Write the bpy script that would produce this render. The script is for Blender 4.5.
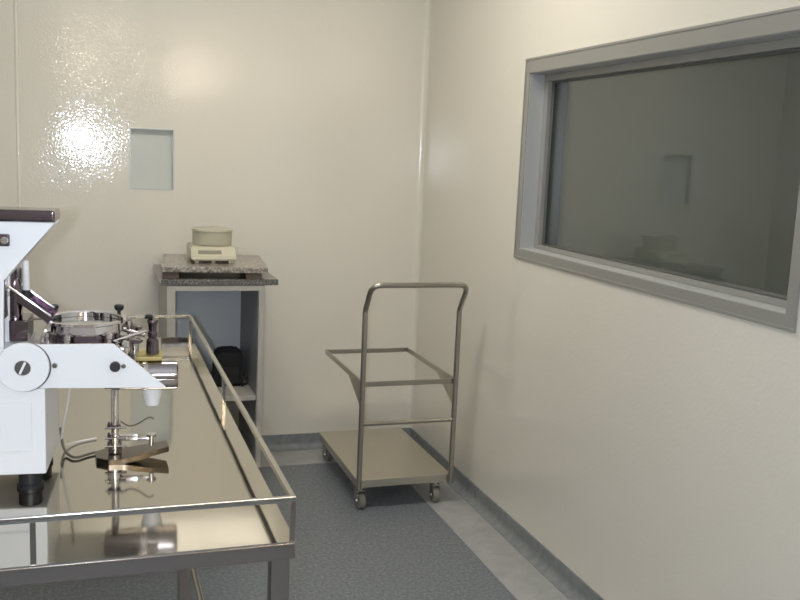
import bpy, bmesh, math, random
from mathutils import Vector, Matrix
random.seed(7)
PI = math.pi
sc = bpy.context.scene
for o in list(bpy.data.objects):
    bpy.data.objects.remove(o)
COL = sc.collection

# ------------------------------------------------------------------ camera
cam_d = bpy.data.cameras.new('camera')
cam_d.sensor_width = 36.0
cam_d.lens = 920.2 * 36 / 800
cam_d.clip_start = 0.02
cam = bpy.data.objects.new('camera', cam_d)
COL.objects.link(cam)
yaw, pitch, roll = .3250046, -.1544265, .04312618
f = Vector((math.sin(yaw)*math.cos(pitch), math.cos(yaw)*math.cos(pitch), math.sin(pitch)))
r0 = Vector((math.cos(yaw), -math.sin(yaw), 0)); u0 = r0.cross(f)
cr = r0*math.cos(roll) + u0*math.sin(roll)
cu = u0*math.cos(roll) - r0*math.sin(roll)
M = Matrix((cr, cu, -f)).transposed().to_4x4()
M.translation = Vector((0, 0, 1.55))
cam.matrix_world = M
sc.camera = cam

# ------------------------------------------------------------------ world, lights, exposure
w = bpy.data.worlds.new('world'); sc.world = w; w.use_nodes = True
w.node_tree.nodes['Background'].inputs[0].default_value = (.6, .65, .7, 1)
w.node_tree.nodes['Background'].inputs[1].default_value = 0.05
vs = sc.view_settings
vs.view_transform = 'Standard'; vs.look = 'None'; vs.gamma = 1; vs.use_curve_mapping = False
vs.exposure = 0.0
FLASH_W, LAMP_W = 86.0, 19.5
# the flash of the compact camera, a few centimetres left of and above its lens
fl = bpy.data.lights.new('camera_flash', 'POINT'); fl.energy = FLASH_W; fl.color = (.80, .88, 1)
fl.shadow_soft_size = .014
flo = bpy.data.objects.new('camera_flash', fl); flo.location = (-.06, .015, 1.56); COL.objects.link(flo)

# ------------------------------------------------------------------ materials
def mat(name, col, rough=.5, metal=0, spec=.5, coat=0):
    m = bpy.data.materials.new(name); m.use_nodes = True
    b = m.node_tree.nodes['Principled BSDF']
    b.inputs['Base Color'].default_value = (*col, 1)
    b.inputs['Roughness'].default_value = rough
    b.inputs['Metallic'].default_value = metal
    b.inputs['Specular IOR Level'].default_value = spec
    b.inputs['Coat Weight'].default_value = coat
    return m
def bsdf(m): return m.node_tree.nodes['Principled BSDF']
def coords(m):
    t = m.node_tree.nodes.new('ShaderNodeTexCoord')
    return t.outputs['Object']
def noise(m, scale, detail=2, rough=.5, co=None):
    n = m.node_tree.nodes.new('ShaderNodeTexNoise')
    n.inputs['Scale'].default_value = scale; n.inputs['Detail'].default_value = detail
    n.inputs['Roughness'].default_value = rough
    m.node_tree.links.new(co or coords(m), n.inputs['Vector'])
    return n.outputs['Fac']
def ramp(m, fac, stops):
    r = m.node_tree.nodes.new('ShaderNodeValToRGB')
    e = r.color_ramp.elements
    while len(e) < len(stops): e.new(.5)
    for el, (p, c) in zip(e, stops):
        el.position = p; el.color = (*c, 1)
    m.node_tree.links.new(fac, r.inputs['Fac'])
    return r.outputs['Color']
def bump(m, fac, strength, dist, prev=None):
    b = m.node_tree.nodes.new('ShaderNodeBump')
    b.inputs['Strength'].default_value = strength; b.inputs['Distance'].default_value = dist
    m.node_tree.links.new(fac, b.inputs['Height'])
    if prev: m.node_tree.links.new(prev, b.inputs['Normal'])
    return b.outputs['Normal']
def link(m, a, name): m.node_tree.links.new(a, bsdf(m).inputs[name])

WALL = mat('cream_gloss_paint', (.77, .73, .645), .085, spec=.75)
n1 = bump(WALL, noise(WALL, 2.2, 1), 1.0, .005)
n2 = bump(WALL, noise(WALL, 110, 0), 1.0, .0004, n1)
link(WALL, n2, 'Normal')
CEIL = mat('white_ceiling_paint', (.8, .79, .76), .7)
FLOOR = mat('speckled_grey_vinyl', (.2, .21, .22), .42)
link(FLOOR, ramp(FLOOR, noise(FLOOR, 80, 4, .75), [(.33, (.11, .125, .145)), (.5, (.172, .187, .21)), (.66, (.27, .285, .31))]), 'Base Color')
BORDER = mat('pale_grey_vinyl_border', (.3, .31, .31), .4)
link(BORDER, ramp(BORDER, noise(BORDER, 12, 5, .65), [(.35, (.34, .345, .34)), (.65, (.42, .42, .41))]), 'Base Color')
SKIRT = mat('grey_vinyl_skirting', (.2, .215, .22), .45)
link(SKIRT, ramp(SKIRT, noise(SKIRT, 30, 3), [(.35, (.2, .215, .22)), (.65, (.26, .27, .275))]), 'Base Color')
STEEL = mat('brushed_stainless_steel', (.6, .57, .51), .18, 1)
link(STEEL, ramp(STEEL, noise(STEEL, 9, 4), [(.3, (.46, .44, .4)), (.7, (.54, .52, .48))]), 'Base Color')
STEELD = mat('stainless_dark_reflection', (.36, .325, .3), .16, 1)  # dark reflection from behind the camera, put into the metal's colour
TOPS = mat('polished_stainless_sheet', (.56, .53, .465), .075, 1)
link(TOPS, bump(TOPS, noise(TOPS, 5, 1), .25, .004), 'Normal')
TROL = mat('satin_stainless_tube', (.43, .4, .35), .28, 1)
TROLP = mat('worn_stainless_sheet', (.64, .6, .52), .32, 1)
CHROME = mat('polished_chrome', (.74, .71, .72), .06, 1)
DCHROME = mat('dark_polished_metal', (.2, .165, .19), .12, 1)
BRONZE = mat('dark_tinted_steel_sheet', (.13, .105, .08), .2, 1)
WHITE = mat('white_enamel', (.82, .83, .86), .3)
link(WHITE, bump(WHITE, noise(WHITE, 60, 1), .05, .0004), 'Normal')
PLASTIC = mat('translucent_white_plastic', (.8, .8, .8), .4)
BLACK = mat('black_rubber', (.012, .012, .014), .45)
BAGM = mat('black_fabric', (.008, .008, .009), .75)
link(BAGM, bump(BAGM, noise(BAGM, 180, 2), .4, .002), 'Normal')
YEL = mat('yellow_brown_resin', (.42, .33, .1), .4)
GREEN = mat('dark_green_steel', (.05, .1, .09), .35, .6)
ALU = mat('grey_anodised_aluminium', (.33, .325, .30), .38, .25)
ALUJ = mat('pale_aluminium_jamb', (.5, .51, .51), .35, .2)
ALUD = mat('dark_gasket_and_jamb_shade', (.1, .105, .1), .5)
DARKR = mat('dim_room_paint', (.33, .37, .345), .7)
CABW = mat('pale_grey_laminate', (.43, .41, .37), .4)
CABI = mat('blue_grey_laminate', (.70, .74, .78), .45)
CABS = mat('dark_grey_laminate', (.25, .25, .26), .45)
GRAN = mat('speckled_granite', (.3, .27, .24), .22)
co = coords(GRAN)
g1 = ramp(GRAN, noise(GRAN, 75, 4, .8, co), [(.3, (.03, .028, .026)), (.45, (.2, .18, .16)), (.55, (.38, .33, .28)), (.72, (.66, .6, .52))])
link(GRAN, g1, 'Base Color')
GRAN2 = mat('dark_granite', (.2, .18, .17), .2)
g2 = ramp(GRAN2, noise(GRAN2, 130, 3, .8), [(.3, (.02, .02, .02)), (.5, (.12, .115, .11)), (.72, (.42, .39, .35))])
link(GRAN2, g2, 'Base Color')
GREYM = mat('cool_grey_steel', (.5, .53, .55), .12, 1)
ARMC = mat('dark_chrome_tube', (.42, .39, .4), .1, 1)
CORK = mat('brown_rubber_pad', (.12, .08, .065), .7)
BALM = mat('cream_instrument_plastic', (.6, .56, .43), .4)
BALD = mat('grey_green_display', (.27, .26, .2), .3)
SHLD = mat('pale_smoky_acrylic', (.47, .44, .34), .2)
PANELM = mat('pale_grey_gloss_sheet', (.78, .775, .77), .12)
def glass(name, tint):
    m = bpy.data.materials.new(name); m.use_nodes = True
    nt = m.node_tree; nt.nodes.clear()
    o = nt.nodes.new('ShaderNodeOutputMaterial'); mx = nt.nodes.new('ShaderNodeMixShader')
    t = nt.nodes.new('ShaderNodeBsdfTransparent'); g = nt.nodes.new('ShaderNodeBsdfGlossy'); fr = nt.nodes.new('ShaderNodeFresnel')
    t.inputs[0].default_value = (*tint, 1); g.inputs['Roughness'].default_value = .015; geo = nt.nodes.new('ShaderNodeNewGeometry'); ior = nt.nodes.new('ShaderNodeMapRange')
    ior.inputs['To Min'].default_value = 1.55; ior.inputs['To Max'].default_value = 1/1.55    # the inner face of the sheet reflects like the outer one
    nt.links.new(geo.outputs['Backfacing'], ior.inputs['Value']); nt.links.new(ior.outputs['Result'], fr.inputs[0])
    nt.links.new(fr.outputs[0], mx.inputs[0]); nt.links.new(t.outputs[0], mx.inputs[1]); nt.links.new(g.outputs[0], mx.inputs[2])
    nt.links.new(mx.outputs[0], o.inputs[0])
    return m
GLASS = glass('clear_glass', (.97, .98, .97))
LAMPM = mat('lit_diffuser', (.9, .9, .9), .5)
bsdf(LAMPM).inputs['Emission Color'].default_value = (1, .945, .83, 1)
bsdf(LAMPM).inputs['Emission Strength'].default_value = LAMP_W
LAMPB = mat('white_lamp_housing', (.8, .8, .8), .5)
CORDW = mat('clear_white_tube', (.62, .6, .55), .35)
CORDD = mat('dark_cable', (.12, .11, .09), .5)

# ------------------------------------------------------------------ mesh helpers
def box(bm, lo, hi, bev=0, seg=2):
    c = [(a+b)/2 for a, b in zip(lo, hi)]; s = [abs(b-a) for a, b in zip(lo, hi)]
    g = bmesh.ops.create_cube(bm, size=1, matrix=Matrix.Translation(c) @ Matrix.Diagonal((*s, 1)))
    if bev:
        es = list({e for v in g['verts'] for e in v.link_edges})
        bmesh.ops.bevel(bm, geom=es, offset=bev, segments=seg, affect='EDGES', profile=.5)
def ring_sweep(bm, rings, closed=False, cap=True):
    vs = [[bm.verts.new(p) for p in r] for r in rings]
    n = len(vs[0])
    pairs = list(zip(vs, vs[1:])) + ([(vs[-1], vs[0])] if closed else [])
    for a, b in pairs:
        for i in range(n):
            j = (i+1) % n
            try: bm.faces.new((a[i], a[j], b[j], b[i]))
            except ValueError: pass
    if cap and not closed:
        bm.faces.new(vs[0][::-1]); bm.faces.new(vs[-1])
def tube(bm, pts, r, n=14, closed=False):
    pts = [Vector(p) for p in pts]
    rings = []; prev = None; m = len(pts)
    for i, p in enumerate(pts):
        if closed: t = (pts[(i+1) % m]-pts[i-1]).normalized()
        else:
            a = pts[max(i-1, 0)]; b = pts[min(i+1, m-1)]
            t = (b-a).normalized()
        if prev is None:
            h = Vector((0, 0, 1)) if abs(t.z) < .9 else Vector((1, 0, 0))
            nrm = t.cross(h).normalized()
        else:
            nrm = (prev - t*prev.dot(t)).normalized()
        prev = nrm; bn = t.cross(nrm)
        rr = r[i] if isinstance(r, (list, tuple)) else r
        rings.append([p + nrm*rr*math.cos(k*2*PI/n) + bn*rr*math.sin(k*2*PI/n) for k in range(n)])
    ring_sweep(bm, rings, closed)
def fillet(pts, rad, seg=6):
    pts = [Vector(p) for p in pts]; out = [pts[0]]
    for a, b, c in zip(pts, pts[1:], pts[2:]):
        d1 = (a-b); d2 = (c-b); rr = min(rad, d1.length*.49, d2.length*.49)
        p1 = b + d1.normalized()*rr; p2 = b + d2.normalized()*rr
        for k in range(seg+1):
            t = k/seg
            out.append(p1*(1-t)**2 + b*2*t*(1-t) + p2*t*t)
    out.append(pts[-1]); return out
def lathe(bm, prof, loc=(0, 0, 0), axis='Z', n=32, caps=True):
    rings = []
    for (r, h) in prof:
        ring = []
        for k in range(n):
            a = 2*PI*k/n; x, y = r*math.cos(a), r*math.sin(a)
            p = (x, y, h) if axis == 'Z' else ((h, x, y) if axis == 'X' else (y, h, x))
            ring.append(Vector(p) + Vector(loc))
        rings.append(ring)
    ring_sweep(bm, rings, cap=caps)
def prism(bm, poly, axis, a, b, bev=0):
    """poly: 2D points; axis Y -> points are (x,z) swept from y=a to b; Z -> (x,y); X -> (y,z)"""
    def P(p, h):
        return {'Y': (p[0], h, p[1]), 'Z': (p[0], p[1], h), 'X': (h, p[0], p[1])}[axis]
    va = [bm.verts.new(P(p, a)) for p in poly]; vb = [bm.verts.new(P(p, b)) for p in poly]
    n = len(poly)
    fs = [bm.faces.new(va), bm.faces.new(vb[::-1])]
    for i in range(n): fs.append(bm.faces.new((va[i], vb[i], vb[(i+1) % n], va[(i+1) % n])))
    if bev:
        es = list({e for v in va+vb for e in v.link_edges})
        bmesh.ops.bevel(bm, geom=es, offset=bev, segments=2, affect='EDGES')
def obj(name, build, m, parent=None, smooth=True, kind=None, loc=None):
    bm = bmesh.new(); build(bm)
    bmesh.ops.remove_doubles(bm, verts=bm.verts, dist=1e-6)
    bmesh.ops.recalc_face_normals(bm, faces=bm.faces)
    me = bpy.data.meshes.new(name); bm.to_mesh(me); bm.free()
    if smooth:
        me.polygons.foreach_set('use_smooth', [True]*len(me.polygons))
        me.set_sharp_from_angle(angle=math.radians(28))
    me.materials.append(m)
    o = bpy.data.objects.new(name, me); COL.objects.link(o)
    if smooth:
        wn = o.modifiers.new('weighted_normals', 'WEIGHTED_NORMAL'); wn.keep_sharp = True; wn.weight = 90
    if loc: o.location = loc
    if parent: o.parent = parent
    if kind: o['kind'] = kind
    return o
def struct(name, build, m, parent=None, smooth=True):
    return obj(name, build, m, parent, smooth, 'structure' if parent is None else None)
def thing(name, label, cat, loc=(0, 0, 0), rz=0, group=None):
    e = bpy.data.objects.new(name, None); COL.objects.link(e)
    e.location = loc; e.rotation_euler = (0, 0, rz); e.empty_display_size = .05
    e['label'] = label; e['category'] = cat
    if group: e['group'] = group
    return e

# ------------------------------------------------------------------ room shell
XL, XR, YF, YB, ZC = -2.4, 1.65, -3.4, 4.61, 2.9
T = .16
struct('floor', lambda b: box(b, (XL-.01, YF-.01, -.1), (XR+.01, YB+.01, 0)), FLOOR)
struct('ceiling', lambda b: box(b, (XL-T, YF-T, ZC), (XR+T, YB+T, ZC+.1)), CEIL)
struct('wall_left', lambda b: box(b, (XL-T, YF, -.1), (XL, YB+.01, ZC)), WALL)
struct('wall_front', lambda b: box(b, (XL-T, YF-T, -.1), (XR+T, YF, ZC)), WALL)
# wall_right with the viewing window's opening, wall_back with the small pane's recess
WY0, WY1, WZ0, WZ1 = 1.852, 3.40, 1.199, 1.90
def holed(b, O, I, P):
    """a slab with one rectangular opening; O, I = outer/inner (a0, a1, z0, z1); P(a, z, k) -> point, k = 0 room face, 1 far face"""
    v = [[[b.verts.new(P(a, h, k)) for a, h in ((r[0], r[2]), (r[1], r[2]), (r[1], r[3]), (r[0], r[3]))] for r in (O, I)] for k in (0, 1)]
    for k in (0, 1):
        for q in range(4):
            n = (q+1) % 4
            b.faces.new((v[k][0][q], v[k][0][n], v[k][1][n], v[k][1][q]))
    for r in (0, 1):
        for q in range(4):
            n = (q+1) % 4
            b.faces.new((v[0][r][q], v[0][r][n], v[1][r][n], v[1][r][q]))
def wall_right(b):
    holed(b, (YF, YB+.01, -.1, ZC), (WY0, WY1, WZ0, WZ1), lambda a, h, k: (XR+T*k, a, h))
struct('wall_right', wall_right, WALL)
PX0, PX1, PZ0, PZ1 = .169, .372, 1.342, 1.632
def wall_back(b):
    holed(b, (XL-T, XR+T, -.1, ZC), (PX0, PX1, PZ0, PZ1), lambda a, h, k: (a, YB+T*k, h))
struct('wall_back', wall_back, WALL)
# dim room seen through the viewing window
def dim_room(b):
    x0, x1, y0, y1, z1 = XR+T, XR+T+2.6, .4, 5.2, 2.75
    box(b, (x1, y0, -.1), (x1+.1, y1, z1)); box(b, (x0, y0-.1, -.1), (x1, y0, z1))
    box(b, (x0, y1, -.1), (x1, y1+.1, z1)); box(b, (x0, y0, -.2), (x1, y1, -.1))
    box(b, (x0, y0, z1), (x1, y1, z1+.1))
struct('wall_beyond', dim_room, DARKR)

# pale vinyl border strips and coved skirting
struct('trim_1', lambda b: box(b, (1.43, YF, -.01), (XR, YB-.254, .002)), BORDER)
struct('trim_2', lambda b: box(b, (XL, YB-.255, -.01), (XR, YB, .0022)), BORDER)
cove = [(0, .003)] + [(-.035+.035*math.sin(a), .038-.035*math.cos(a)) for a in [k*PI/12 for k in range(7)]]
def cove_prof():
    p = [(0, .002), (-.038, .002), (-.038, .0035)]
    for k in range(1, 7):
        a = k*PI/12
        p.append((-.038+.034*math.sin(a), .0375-.034*math.cos(a)))
    return p + [(-.004, .08), (0, .082)]
struct('baseboard_right', lambda b: prism(b, [(XR+x, z) for x, z in cove_prof()], 'Y', YF, YB-.003), SKIRT)
struct('baseboard_back', lambda b: prism(b, [(YB+x, z) for x, z in cove_prof()], 'X', XL, XR), SKIRT)

# rounded cove in the corner and a vertical joint bead on the back wall
def corner_cove(b):
    R_ = .03
    pts = [(XR, YB-R_)] + [(XR-R_+R_*math.cos(a), YB-R_+R_*math.sin(a)) for a in [k*PI/20 for k in range(11)]] + [(XR+.004, YB+.004)]
    prism(b, pts[1:], 'Z', .0825, ZC)
struct('trim_3', corner_cove, WALL)
struct('trim_4', lambda b: prism(b, [(-.325+.007*math.cos(a), YB+.001-.005*math.sin(a)) for a in [k*PI/10 for k in range(11)]], 'Z', .0815, ZC), WALL)

# ------------------------------------------------------------------ viewing window (right wall)
win = bpy.data.objects.new('window_1', None); COL.objects.link(win); win['kind'] = 'structure'
OY0, OY1, OZ0, OZ1 = 1.815, 3.437, 1.160, 1.957
def frame_y(b, x0, x1, o, i):
    (a0, a1, c0, c1), (b0, b1, d0, d1) = o, i      # outer / inner y0 y1 z0 z1
    box(b, (x0, a0, c0), (x1, a1, d0), .002); box(b, (x0, a0, d1), (x1, a1, c1), .002)
    e = .0006
    box(b, (x0+e, a0+e, d0-e), (x1-e, b0, d1+e), .002); box(b, (x0+e, b1, d0-e), (x1-e, a1-e, d1+e), .002)
obj('casing', lambda b: frame_y(b, XR-.005, XR+.001, (OY0, OY1, OZ0, OZ1), (WY0+.003, WY1-.003, WZ0+.002, WZ1-.002)), ALU, win)
obj('casing_lip', lambda b: frame_y(b, XR-.008, XR-.004, (OY0, OY1, OZ0, OZ0+.797), (OY0+.010, OY1-.010, OZ0+.010, OZ1-.010)), ALU, win)
obj('reveal', lambda b: frame_y(b, XR+.001, XR+.094, (WY0, WY1, WZ0, WZ1), (WY0+.004, WY1-.004, WZ0+.004, WZ1-.004)), ALUJ, win)
obj('glazing_bead', lambda b: frame_y(b, XR+.062, XR+.082, (WY0+.004, WY1-.004, WZ0+.004, WZ1-.004), (WY0+.012, WY1-.04, WZ0+.02, WZ1-.03)), ALU, win)
obj('gasket', lambda b: frame_y(b, XR+.080, XR+.086, (WY0+.004, WY1-.004, WZ0+.004, WZ1-.004), (WY0+.018, WY1-.055, WZ0+.026, WZ1-.038)), ALUD, win)
obj('shade_lining', lambda b: frame_y(b, XR+.0945, XR+T+.004, (WY0-.0008, WY1+.0008, WZ0-.0008, WZ1+.0008), (WY0+.018, WY1-.018, WZ0+.018, WZ1-.018)), ALUD, win)  # dark colour stands for the weaker light on the jamb behind the pane
obj('pane', lambda b: box(b, (XR+.087, WY0+.004, WZ0+.004), (XR+.093, WY1-.004, WZ1-.004)), GLASS, win)

# small glazed recess in the back wall
w2 = bpy.data.objects.new('window_2', None); COL.objects.link(w2); w2['kind'] = 'structure'
def frame_x(b, y0, y1, x0, x1, z0, z1, t):
    box(b, (x0, y0, z0), (x1, y1, z0+t)); box(b, (x0, y0, z1-t), (x1, y1, z1))
    box(b, (x0, y0+.0005, z0+t-.001), (x0+t, y1, z1-t+.001)); box(b, (x1-t, y0+.0005, z0+t-.001), (x1, y1, z1-t+.001))
obj('frame', lambda b: frame_x(b, YB-.003, YB+.06, PX0, PX1, PZ0, PZ1, .005), ALUJ, w2)
obj('back_panel', lambda b: box(b, (PX0+.005, YB+.03, PZ0+.005), (PX1-.005, YB+.04, PZ1-.005)), PANELM, w2)
obj('pane', lambda b: box(b, (PX0+.005, YB+.012, PZ0+.005), (PX1-.005, YB+.016, PZ1-.005)), GLASS, w2)

# ------------------------------------------------------------------ ceiling lamps (above and behind the photographer)
def ceiling_lamp(x, y, rz, label, sx=.6, sy=.18, zc=None, lm=None):
    t = thing('ceiling_light', label, 'lamp', (x, y, zc or ZC), rz, 'ceiling lamps')
    obj('housing', lambda b: box(b, (-sx-.02, -sy-.02, -.06), (sx+.02, sy+.02, 0), .006), LAMPB, t)
    obj('diffuser', lambda b: box(b, (-sx, -sy, -.07), (sx, sy, -.058), .004), lm or LAMPM, t)
ceiling_lamp(.55, 3.05, 0, 'long white ceiling lamp above the open floor in front of the trolley')
TUBEL = LAMPM.copy(); TUBEL.name = 'bare_tube_light'; bsdf(TUBEL).inputs['Emission Strength'].default_value = 90
bsdf(TUBEL).inputs['Emission Color'].default_value = (1, .88, .68, 1)
def wall_lamp(x, zc, half, label):
    t = thing('wall_light', label, 'lamp', (x, YF, zc))
    obj('backplate', lambda b: box(b, (-half-.04, .0005, -.03), (half+.04, .03, .03), .004), LAMPB, t)
    obj('tube', lambda b: lathe(b, [(.012, -half), (.018, -half+.004), (.018, half-.004), (.012, half)], (0, .055, 0), 'X', 20), TUBEL, t)
wall_lamp(-.02, 2.62, .20, 'white tube lamp on the wall behind the photographer, further left')
wall_lamp(1.25, 2.51, .30, 'white tube lamp on the wall behind the photographer, beside the right wall')
FILLM = LAMPM.copy(); FILLM.name = 'added_fill_diffuser'; bsdf(FILLM).inputs['Emission Strength'].default_value = 18.0
ceiling_lamp(3.0, 3.2, 0, 'added unseen lamp that lightens the dark room beyond the viewing window', .5, .12, 2.75, FILLM)  # unseen lamp, added to lift the tone seen through the glass

# ------------------------------------------------------------------ stainless table with rail
ZT = .85
TX0, TX1, TY0, TY1 = -.546, .345, 1.56, 3.45
tb = thing('steel_table', 'long polished stainless steel table with a thin raised rail, carrying the white machine', 'table', (0, 0, 0))
def tabletop(b):
    box(b, (TX0, TY0, ZT-.004), (TX1, TY1, ZT))
obj('tabletop', tabletop, TOPS, tb)
def apron(b):
    z0, z1 = ZT-.034, ZT-.003; t = .012
    box(b, (TX0, TY0-.001, z0), (TX1, TY0+t, z1), .003); box(b, (TX0, TY1-t, z0), (TX1, TY1+.001, z1), .003)
    box(b, (TX0, TY0+t-.004, z0+.0004), (TX0+t, TY1-t+.004, z1-.0004), .003); box(b, (TX1-t, TY0+t-.004, z0+.0004), (TX1, TY1-t+.004, z1-.0004), .003)
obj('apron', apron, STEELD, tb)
RZ = ZT+.0795
i_ = .004
rail_pts = [(TX0+i_, TY0+i_, RZ), (TX1-i_, TY0+i_, RZ), (TX1-i_, TY1-i_, RZ), (TX0+i_, TY1-i_, RZ)]
def rail(b):
    s = .0055
    box(b, (TX0, TY0, RZ-s), (TX1, TY0+2*s, RZ+s), .002); box(b, (TX0, TY1-2*s, RZ-s), (TX1, TY1, RZ+s), .002)
    box(b, (TX0, TY0+2*s-.003, RZ-s+.0003), (TX0+2*s, TY1-2*s+.001, RZ+s-.0003), .002); box(b, (TX1-2*s, TY0+2*s-.003, RZ-s+.0003), (TX1, TY1-2*s+.001, RZ+s-.0003), .002)
obj('rail', rail, STEEL, tb)
ym = (TY0+TY1)/2
for (x, y) in [(TX1-.0055, TY0+.0055), (TX1-.0055, ym), (TX1-.0055, TY1-.0055), (-.1, TY0+.0055), (-.1, TY1-.0055), (TX0+.0055, TY0+.0055), (TX0+.0055, ym), (TX0+.0055, TY1-.0055)]:
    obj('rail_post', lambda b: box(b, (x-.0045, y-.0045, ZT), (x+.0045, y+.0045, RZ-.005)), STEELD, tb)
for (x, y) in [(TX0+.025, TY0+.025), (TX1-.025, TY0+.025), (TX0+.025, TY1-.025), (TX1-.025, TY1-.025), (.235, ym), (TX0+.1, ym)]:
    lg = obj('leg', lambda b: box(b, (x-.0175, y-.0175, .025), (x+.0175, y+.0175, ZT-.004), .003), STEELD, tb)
    obj('foot', lambda b: lathe(b, [(.012, 0), (.022, 0), (.022, .012), (.010, .016), (.010, .026)], (x, y, 0)), BLACK, lg)
def stretch(b):
    tube(b, [(TX1-.025, TY0+.04, .11), (TX1-.025, TY1-.04, .11)], .012)
    tube(b, [(TX0+.025, TY0+.04, .11), (TX0+.025, TY1-.04, .11)], .012)
obj('stretcher', stretch, STEEL, tb)

# ------------------------------------------------------------------ counting machine on the table
TH = -.08
mc = thing('counting_machine', 'white enamelled tabletop machine with hopper, chrome feed bowl and discharge arm', 'machine', (-.094, 1.913, ZT), TH)
Z0 = -ZT                                            # machine coordinates below use world heights + Z0
def z(v): return v + Z0
def arc(cx, cz, r, a0, a1, n=20): return [(cx+r*math.cos(a0+(a1-a0)*k/n), cz+r*math.sin(a0+(a1-a0)*k/n)) for k in range(n+1)]
def body(b):
    box(b, (-.42, 0, z(.885)), (0, .21, z(1.063)), .004)
    box(b, (-.42, 0, z(1.06)), (-.045, .21, z(1.144)), .004)
obj('body', body, WHITE, mc)
obj('access_panel', lambda b: box(b, (-.34, -.0025, z(.934)), (-.026, .001, z(1.036)), .002), WHITE, mc)
for (x, y) in [(-.035, .03), (-.035, .18), (-.38, .03), (-.38, .18)]:
    obj('rubber_foot', lambda b: lathe(b, [(.026, z(.85)), (.026, z(.857)), (.0225, z(.86)), (.0225, z(.886))], (x, y, 0)), BLACK, mc)
boss = obj('round_boss', lambda b: lathe(b, [(.0475, -.014), (.049, -.012), (.049, .004)], (-.039, 0, z(1.109)), 'Y', 48), WHITE, mc)
obj('boss_shade_ring', lambda b: lathe(b, [(.0495, -.0035), (.0505, -.003), (.0505, -.0005)], (-.0383, 0, z(1.108)), 'Y', 48), BLACK, boss)  # black ring shifted right and down, drawn as the boss's shadow arc
obj('slotted_bolt', lambda b: (lathe(b, [(.0145, -.0175), (.0155, -.0165), (.0155, -.0135)], (-.039, 0, z(1.109)), 'Y', 28)), CHROME, boss)
def slot(b):
    c = Vector((-.039, -.0182, z(1.109))); d = Vector((.45, 0, 1)).normalized()*.0125; p = Vector((d.z, 0, -d.x)).normalized()*.0022
    vs_ = [c+d+p, c+d-p, c-d-p, c-d+p]
    prism(b, [(q.x, q.z) for q in vs_], 'Y', -.0185, -.0172)
obj('bolt_slot', slot, WHITE, boss)
# discharge arm
ap = obj('arm_plate', lambda b: prism(b, [(-.02, z(1.151)), (.130, z(1.151)), (.234, z(1.059)), (-.02, z(1.0625))], 'Y', .004, .014, .0012), WHITE, mc)
obj('screw', lambda b: lathe(b, [(.0045, -.0005), (.0055, .001), (.0055, .005)], (.0185, 0, z(1.109)), 'Y', 20), STEEL, ap)
obj('black_knob', lambda b: lathe(b, [(.009, -.012), (.0105, -.009), (.0105, -.002), (.006, .001), (.006, .005)], (.134, 0, z(1.107)), 'Y', 24), BLACK, ap)
obj('screw', lambda b: lathe(b, [(.004, 0), (.0048, .001), (.0048, .005)], (.150, 0, z(1.106)), 'Y', 18), STEEL, ap)
obj('rear_arm_plate', lambda b: prism(b, [(-.02, z(1.10)), (.110, z(1.10)), (.15, z(1.066)), (-.02, z(1.066))], 'Y', .286, .294), WHITE, mc)
obj('deck', lambda b: box(b, (-.04, .016, z(1.066)), (.175, .285, z(1.078)), .002), WHITE, mc)
cy = obj('discharge_cylinder', lambda b: lathe(b, [(.026, .10), (.0325, .104), (.0325, .250), (.0315, .256), (.027, .259)], (0, .17, z(1.046)), 'X', 40), ARMC, mc)
obj('band', lambda b: lathe(b, [(.0328, .18), (.0345, .183), (.0345, .191), (.0328, .194)], (0, .17, z(1.046)), 'X', 40), CHROME, cy)
obj('outlet_cup', lambda b: lathe(b, [(.0135, z(.973)), (.015, z(.9735)), (.023, z(1.011)), (.023, z(1.02)), (.02, z(1.022))], (.202, .19, 0)), PLASTIC, mc)
# hopper
hp = obj('hopper', lambda b: prism(b, [(-.36, z(1.394)), (.023, z(1.394)), (-.073, z(1.281)), (-.076, z(1.144)), (-.36, z(1.144))], 'Y', 0, .010, .0012), WHITE, mc)
obj('rear_plate', lambda b: prism(b, [(-.36, z(1.394)), (.023, z(1.394)), (-.073, z(1.281)), (-.076, z(1.144)), (-.36, z(1.144))], 'Y', .07, .078, .0012), WHITE, hp)
def slope(b):
    prism(b, [(.020, z(1.394)), (.016, z(1.394)), (-.080, z(1.281)), (-.080, z(1.2)), (-.076, z(1.2)), (-.076, z(1.280))], 'Y', .010, .07)
obj('sloping_sheet', slope, STEEL, hp)
obj('rim', lambda b: box(b, (-.37, -.006, z(1.3945)), (.0235, .084, z(1.418)), .005, 3), DCHROME, hp)
bt = obj('latch', lambda b: box(b, (-.083, -.008, z(1.347)), (-.059, .001, z(1.371)), .003), DCHROME, hp)
obj('latch_button', lambda b: lathe(b, [(.0065, -.014), (.0075, -.012), (.0075, -.007)], (-.068, 0, z(1.359)), 'Y', 20), CHROME, bt)
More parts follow.
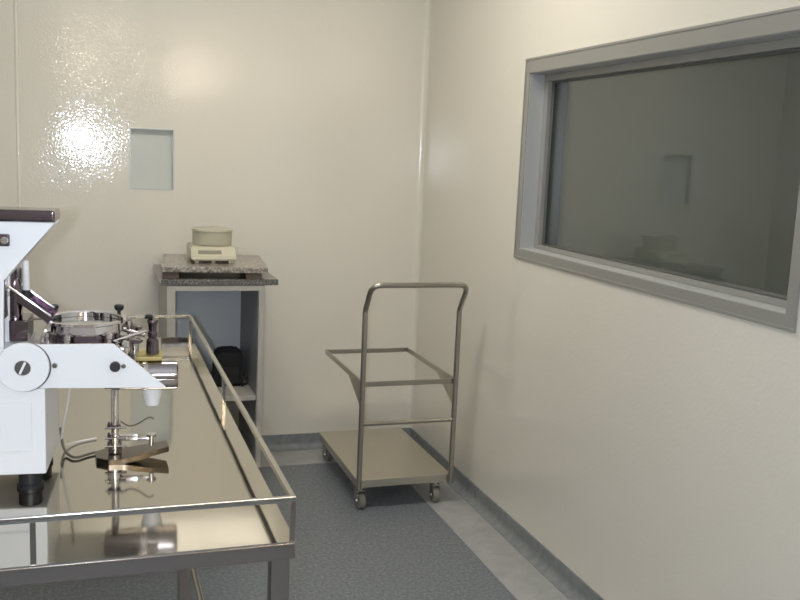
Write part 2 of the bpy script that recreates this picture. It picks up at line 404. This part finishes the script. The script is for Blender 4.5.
# feed drive under the hopper
def drive(b):
    box(b, (-.075, .06, z(1.146)), (-.040, .15, z(1.19)), .003)
    lathe(b, [(.014, z(1.19)), (.014, z(1.255)), (.010, z(1.27))], (-.068, .10, 0))
    box(b, (-.082, .10, z(1.2)), (-.060, .14, z(1.29)), .003)
obj('feed_drive', drive, DCHROME, mc)
obj('feed_cylinder', lambda b: lathe(b, [(.006, z(1.238)), (.007, z(1.242)), (.007, z(1.300)), (.0055, z(1.304))], (-.050, .125, 0)), PLASTIC, mc)
obj('drive_collar', lambda b: lathe(b, [(.009, z(1.225)), (.0095, z(1.228)), (.0095, z(1.241)), (.008, z(1.243))], (-.050, .125, 0)), BLACK, mc)
def trough(b):
    A = Vector((-.078, 0, z(1.243))); B = Vector((.000, 0, z(1.183))); d = (B-A).normalized(); n = Vector((-d.z, 0, d.x))
    if n.z < 0: n = -n
    def q(p, h): return (p+n*h)
    def plank(y0, y1, h0, h1, ext=0):
        pts = [q(A, h0), q(B, h0), q(B, h1), q(A, h1)]
        prism(b, [(p.x, p.z) for p in pts], 'Y', y0, y1)
    plank(.070, .072, 0, .013); plank(.128, .130, 0, .020); plank(.070, .130, -.002, 0)
fc = obj('feed_chute', trough, DCHROME, mc)
for yy, dz in ((.071, .0145), (.129, .0215)):
    obj('chute_edge', lambda b: tube(b, [(-.076, yy, z(1.243+dz)), (.004, yy, z(1.183+dz))], .003, 14), CHROME, fc)
def lower_chute(b):
    prism(b, [(.006, z(1.182)), (.000, z(1.184)), (-.030, z(1.132)), (-.024, z(1.130))], 'Y', .070, .092)
    prism(b, [(.000, z(1.172)), (-.005, z(1.172)), (-.030, z(1.132)), (-.024, z(1.130))], 'Y', .1, .13)
obj('chute_outlet', lower_chute, CHROME, mc)
# feed bowl
BC = (.061, .18, 0)
bw = obj('feed_bowl', lambda b: lathe(b, [(.060, z(1.146)), (.078, z(1.147)), (.081, z(1.151)), (.081, z(1.166)), (.087, z(1.169)), (.087, z(1.174)), (.079, z(1.1745)), (.0775, z(1.172)), (.0775, z(1.160)), (.05, z(1.158)), (.012, z(1.158))], BC, n=56), CHROME, mc)
obj('bowl_disc', lambda b: lathe(b, [(.075, z(1.1605)), (.075, z(1.163)), (.02, z(1.1635)), (.006, z(1.1638))], BC, n=48), GREYM, bw)
obj('bowl_base', lambda b: lathe(b, [(.07, z(1.078)), (.07, z(1.10)), (.074, z(1.112)), (.074, z(1.146))], BC, n=40), DCHROME, bw)
obj('lower_ring', lambda b: lathe(b, [(.084, z(1.118)), (.094, z(1.120)), (.095, z(1.126)), (.093, z(1.129)), (.0745, z(1.131))], BC, n=48), CHROME, bw)
for a in (2.55, .62, -.85, -1.9, -2.6):
    px, py = BC[0]+.084*math.cos(a), BC[1]+.084*math.sin(a)
    if a > 0:
        obj('clamp_knob', lambda b: lathe(b, [(.004, z(1.174)), (.004, z(1.181)), (.0085, z(1.183)), (.0105, z(1.188)), (.0105, z(1.193)), (.008, z(1.195))], (px, py, 0), n=20), BLACK, bw)
    else:
        obj('stud', lambda b: lathe(b, [(.006, z(1.12)), (.006, z(1.140)), (.0075, z(1.142)), (.0075, z(1.151)), (.005, z(1.153))], (px-.001, py-.006, 0), n=18), CHROME, bw)
# sorting mechanism right of the bowl
sm = obj('sorting_block', lambda b: (box(b, (.118, .05, z(1.078)), (.172, .25, z(1.108)), .004), box(b, (.128, .10, z(1.108)), (.160, .22, z(1.126)), .006)), STEEL, mc)
def rollers(b):
    for k, (x0, y0, h) in enumerate([(.128, .09, 1.118), (.150, .10, 1.124), (.166, .15, 1.118)]):
        lathe(b, [(.005, z(1.105)), (.005, z(h)), (.008, z(h+.002)), (.008, z(h+.012)), (.006, z(h+.014))], (x0, y0, 0), n=18)
    tube(b, [(.118, .14, z(1.128)), (.19, .16, z(1.148))], .004); tube(b, [(.120, .20, z(1.150)), (.186, .19, z(1.132))], .0045)
    tube(b, [(.130, .18, z(1.12)), (.130, .18, z(1.172))], .003); tube(b, [(.152, .20, z(1.12)), (.152, .20, z(1.168))], .0035)
    lathe(b, [(.006, z(1.164)), (.007, z(1.166)), (.007, z(1.172))], (.152, .20, 0), n=16)
obj('roller_set', rollers, CHROME, sm)
obj('guide_wheel', lambda b: lathe(b, [(.026, z(1.139)), (.030, z(1.141)), (.030, z(1.147)), (.010, z(1.152)), (.006, z(1.158))], (.150, .225, 0), n=36), DCHROME, sm)
obj('guide_wheel', lambda b: lathe(b, [(.020, z(1.127)), (.024, z(1.129)), (.024, z(1.134)), (.008, z(1.138))], (.160, .135, 0), n=32), DCHROME, sm)
obj('resin_block', lambda b: box(b, (.168, .16, z(1.080)), (.224, .23, z(1.090)), .003), YEL, mc)
hd = obj('turned_handle', lambda b: lathe(b, [(.014, z(1.0905)), (.0145, z(1.094)), (.0135, z(1.122)), (.0085, z(1.127)), (.0105, z(1.132)), (.0105, z(1.139)), (.0085, z(1.142)), (.010, z(1.158)), (.0125, z(1.164)), (.0115, z(1.168)), (.005, z(1.169))], (.203, .19, 0), n=28), DCHROME, mc)
obj('handle_cap', lambda b: lathe(b, [(.004, z(1.169)), (.009, z(1.170)), (.010, z(1.174)), (.007, z(1.178))], (.195, .195, 0), n=20), BLACK, hd)
obj('air_tube', lambda b: tube(b, fillet([(.026, .22, z(1.066)), (.024, .22, z(1.0)), (.010, .22, z(.93)), (-.002, .245, z(.862)), (.02, .30, z(.8535)), (.07, .33, z(.8535))], .05), .0028, 14), CORDW, mc)
obj('power_cable', lambda b: tube(b, fillet([(-.0005, .24, z(.91)), (.006, .235, z(.857)), (.035, .18, z(.8545)), (.065, .215, z(.8545)), (.10, .232, z(.8545))], .03), .003, 14), CORDD, mc)

# support column below the discharge arm
rs = obj('support_rod', lambda b: lathe(b, [(.0085, .012), (.0085, .217)], n=24), CHROME, mc, loc=(.1215, .19, 0))
def foot_plate(b):
    prism(b, [(-.038, -.03), (-.044, .012), (-.02, .04), (.02, .035), (.02, -.047), (-.01, -.05)], 'Z', 0, .012)
    n0 = set(b.verts)
    prism(b, [(.0195, .035), (.112, .022), (.118, -.028), (.05, -.045), (.0195, -.047)], 'Z', .0005, .0125)
    for v_ in b.verts:
        if v_ not in n0: v_.co.z += (v_.co.x-.0195)*.2          # the plate's right half is bent upwards
obj('foot_plate', foot_plate, BRONZE, rs)
obj('sleeve', lambda b: lathe(b, [(.0088, .012), (.014, .013), (.015, .016), (.015, .052), (.0125, .054), (.0125, .058), (.009, .059)], n=28), CHROME, rs)
def screw(b, h, l0=-.021, l1=.026, r=.0028):
    lathe(b, [(r*.8, l0), (r, l0+.001), (r, l1-.001), (r*.8, l1)], (0, -.012, h), 'X', 14)
for h in (.074, .050, .031):
    obj('clamp', lambda b: lathe(b, [(.009, h-.005), (.0125, h-.004), (.0125, h+.004), (.009, h+.005)], n=24), DCHROME, rs)
    obj('clamp_screw', lambda b: screw(b, h), CHROME, rs)
    obj('clamp_tab', lambda b: box(b, (-.016, -.008, h-.004), (-.010, .006, h+.009), .002), BLACK, rs)
obj('bracket', lambda b: (box(b, (.012, -.010, .042), (.050, .004, .056), .002), box(b, (.046, -.009, .042), (.082, .003, .048), .002)), CHROME, rs)
obj('pin', lambda b: (lathe(b, [(.0045, .032), (.0055, .033), (.0055, .055), (.004, .056)], (.079, -.014, 0), n=18), lathe(b, [(.010, .049), (.011, .050), (.011, .055), (.009, .056)], (.079, -.002, 0), n=20)), CHROME, rs)
obj('wire', lambda b: tube(b, fillet([(.012, .004, .084), (.03, .0, .072), (.05, .0, .078), (.075, -.004, .096), (.085, -.004, .09)], .02), .0018, 14), CORDD, rs)

# ------------------------------------------------------------------ cabinet with granite top
cb = thing('open_cabinet', 'pale grey open-fronted cabinet with a dark granite top, against the back wall', 'cabinet', (0, 0, 0))
CX0, CX1, CY0, CY1 = .302, .727, 4.09, YB-.012
def carc(b):
    box(b, (CX0, CY0, .1), (CX0+.022, CY1, .952)); box(b, (CX1-.022, CY0, .1), (CX1, CY1, .952))
    box(b, (CX0+.021, CY0+.001, .935), (CX1-.021, CY1, .951)); box(b, (CX0+.021, CY0+.01, .1), (CX1-.021, CY1, .12))
obj('carcass', carc, CABW, cb)
def stiles(b):
    box(b, (CX0, CY0-.016, .1), (CX0+.036, CY0, .952), .001); box(b, (CX1-.024, CY0-.016, .1), (CX1, CY0, .952), .001)
    box(b, (CX0+.036, CY0-.016, .928), (CX1-.024, CY0, .952), .001)
obj('front_frame', stiles, CABW, cb)
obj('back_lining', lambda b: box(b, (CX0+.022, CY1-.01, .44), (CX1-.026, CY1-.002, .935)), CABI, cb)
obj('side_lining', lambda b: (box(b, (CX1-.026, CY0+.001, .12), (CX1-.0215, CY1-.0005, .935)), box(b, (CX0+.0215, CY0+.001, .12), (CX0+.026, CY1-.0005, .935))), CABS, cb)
obj('shelf', lambda b: box(b, (CX0+.0265, CY0+.002, .417), (CX1-.0265, CY1, .439), .001), CABW, cb)
obj('plinth', lambda b: box(b, (CX0+.01, CY0+.05, 0.003), (CX1-.01, CY1-.24, .1)), BLACK, cb)
obj('granite_top', lambda b: box(b, (.276, 4.07, .953), (.790, YB-.001, .980), .003), GRAN2, cb)
ws = thing('weighing_slab', 'speckled granite slab on small pads, lying on the cabinet top under the balance', 'slab', (.53, 4.325, .980), -.09)
obj('slab', lambda b: box(b, (-.232, -.25, .029), (.232, .25, .054), .003), GRAN, ws)
for x, y in [(-.19, -.21), (.17, -.21), (-.19, .2), (.17, .2)]:
    obj('pad', lambda b: box(b, (x-.035, y-.03, 0), (x+.035, y+.03, .029), .004), CORK, ws)

# precision balance
ba = thing('precision_balance', 'cream laboratory balance with a round draught shield, on the granite slab', 'balance', (.518, 4.19, 1.0345))
def bal_body(b):
    prof = [(0, .014), (0, .030), (.05, .070), (.06, .074), (.24, .074), (.255, .066), (.255, .014)]
    prism(b, prof, 'X', -.100, .100, .006)
bo = obj('housing', bal_body, BALM, ba)
def disp(b):
    # slanted display window on the sloping fascia
    d = Vector((0, .05, .040)).normalized(); n = Vector((0, -d.z, d.y))
    p0 = Vector((0, 0, .030))
    c0 = p0 + d*.020 + n*.0005; c1 = p0 + d*.042 + n*.0005
    prism(b, [(c0.y, c0.z), (c1.y, c1.z), ((c1+n*.002).y, (c1+n*.002).z), ((c0+n*.002).y, (c0+n*.002).z)], 'X', -.070, .035)
obj('display', disp, BALD, bo)
obj('shield', lambda b: lathe(b, [(.088, .075), (.090, .077), (.090, .138), (.092, .139), (.092, .148), (.086, .151), (.04, .154)], (.007, .15, 0), n=48), SHLD, ba)
obj('shield_rim', lambda b: lathe(b, [(.0905, .138), (.0945, .139), (.0945, .148), (.0905, .149)], (.007, .15, 0), n=48, caps=False), BALM, ba)
for x, y in [(-.075, .02), (.075, .02), (-.075, .235), (.075, .235), (0, .02)]:
    obj('foot', lambda b: lathe(b, [(.007, 0), (.009, .001), (.009, .010), (.006, .015)], (x, y, 0), n=16), BALM, ba)

# black bag on the shelf
bg = thing('black_bag', 'black rounded upright bag standing on the cabinet shelf', 'bag', (.603, 4.32, .4395))
def bag(b):
    prism(b, [(-.066, 0), (.066, 0), (.070, .01), (.066, .155), (.055, .172), (.035, .178), (-.035, .178), (-.055, .172), (-.066, .155), (-.070, .01)], 'Y', -.05, .05, .010)
obj('body', bag, BAGM, bg)
obj('pocket', lambda b: box(b, (-.050, -.060, .012), (.050, -.048, .095), .008, 3), BAGM, bg)
obj('strap', lambda b: tube(b, fillet([(.071, 0, .06), (.088, -.015, .045), (.092, -.02, .006), (.070, -.04, .006), (.060, -.064, .006)], .02), .005, 14), BLACK, bg)

# ------------------------------------------------------------------ platform trolley
PXa, PXb, PYa, PYb = 1.088, 1.530, 3.712, 4.44
tr = thing('platform_trolley', 'stainless steel platform trolley with tall bent handle and raised frame, standing in the corner', 'trolley', (0, 0, 0))
obj('platform', lambda b: box(b, (PXa, PYa, .102), (PXb, PYb, .140), .004), TROLP, tr)
hx0, hx1, hy = 1.094, 1.524, 3.722
HZ = 1.019
pts = fillet([(hx0, hy-.016, .108), (hx0, hy-.016, .895), (hx0, 3.615, HZ), (hx1, 3.615, HZ), (hx1, hy-.016, .895), (hx1, hy-.016, .108)], .045, 8)
# sharper lower bends, rounder top corners
def handle(b):
    a = [(hx0, hy-.022, .102), (hx0, hy-.022, .890), (hx0, hy-.026, .905)]
    m = fillet([(hx0, hy-.026, .905), (hx0, 3.615, HZ), (hx1, 3.615, HZ), (hx1, hy-.026, .905)], .045, 8)
    c = [(hx1, hy-.022, .890), (hx1, hy-.022, .102)]
    tube(b, a + m[1:] + c, .0115, 16)
obj('handle', handle, TROL, tr)
obj('crossbar', lambda b: tube(b, [(hx0+.010, hy-.022, .398), (hx1-.010, hy-.022, .398)], .009, 14), TROL, tr)
def uframe(b):
    zc = .572; h = .011; t = .008
    box(b, (hx0, hy-.012, zc-h), (hx1, hy-.012+t, zc+h), .0015)
    box(b, (hx0, 4.38-t, zc-h), (hx1+.006, 4.38, zc+h), .0015)
    box(b, (hx0, hy-.004, zc-h), (hx0+t, 4.38-t+.001, zc+h-.0004), .0015)
    box(b, (hx1-t+.006, hy-.004, zc-h), (hx1+.006, 4.38-t+.001, zc+h-.0004), .0015)
uf = obj('raised_frame', uframe, TROL, tr)
for x in (hx0+.002, hx1):
    obj('gusset', lambda b: prism(b, [(hy-.012, .561), (hy-.012, .455), (hy+.22, .561)], 'X', x, x+.004), TROL, uf)
def caster(x, y, rz):
    e = obj('caster', lambda b: (box(b, (-.028, -.028, .096), (.028, .028, .1019), .001), lathe(b, [(.016, .084), (.018, .086), (.018, .096)], n=20),
        box(b, (-.019, -.020, .030), (-.016, .022, .088), .001), box(b, (.016, -.020, .030), (.019, .022, .088), .001), box(b, (-.019, -.020, .082), (.019, .022, .087), .001)), STEEL, tr, loc=(x, y, 0))
    e.rotation_euler = (0, 0, rz)
    obj('wheel', lambda b: lathe(b, [(.020, -.015), (.033, -.015), (.036, -.012), (.036, .012), (.033, .015), (.020, .015)], (0, -.006, .036), 'X', 32), mat_wheel, e)
    obj('axle', lambda b: lathe(b, [(.006, -.022), (.006, .022)], (0, -.006, .036), 'X', 14), CHROME, e)
mat_wheel = mat('grey_caster_rubber', (.2, .19, .16), .5)
caster(1.113, 3.745, .1); caster(1.470, 3.75, -.1); caster(1.125, 4.395, .2); caster(1.485, 4.395, .1)
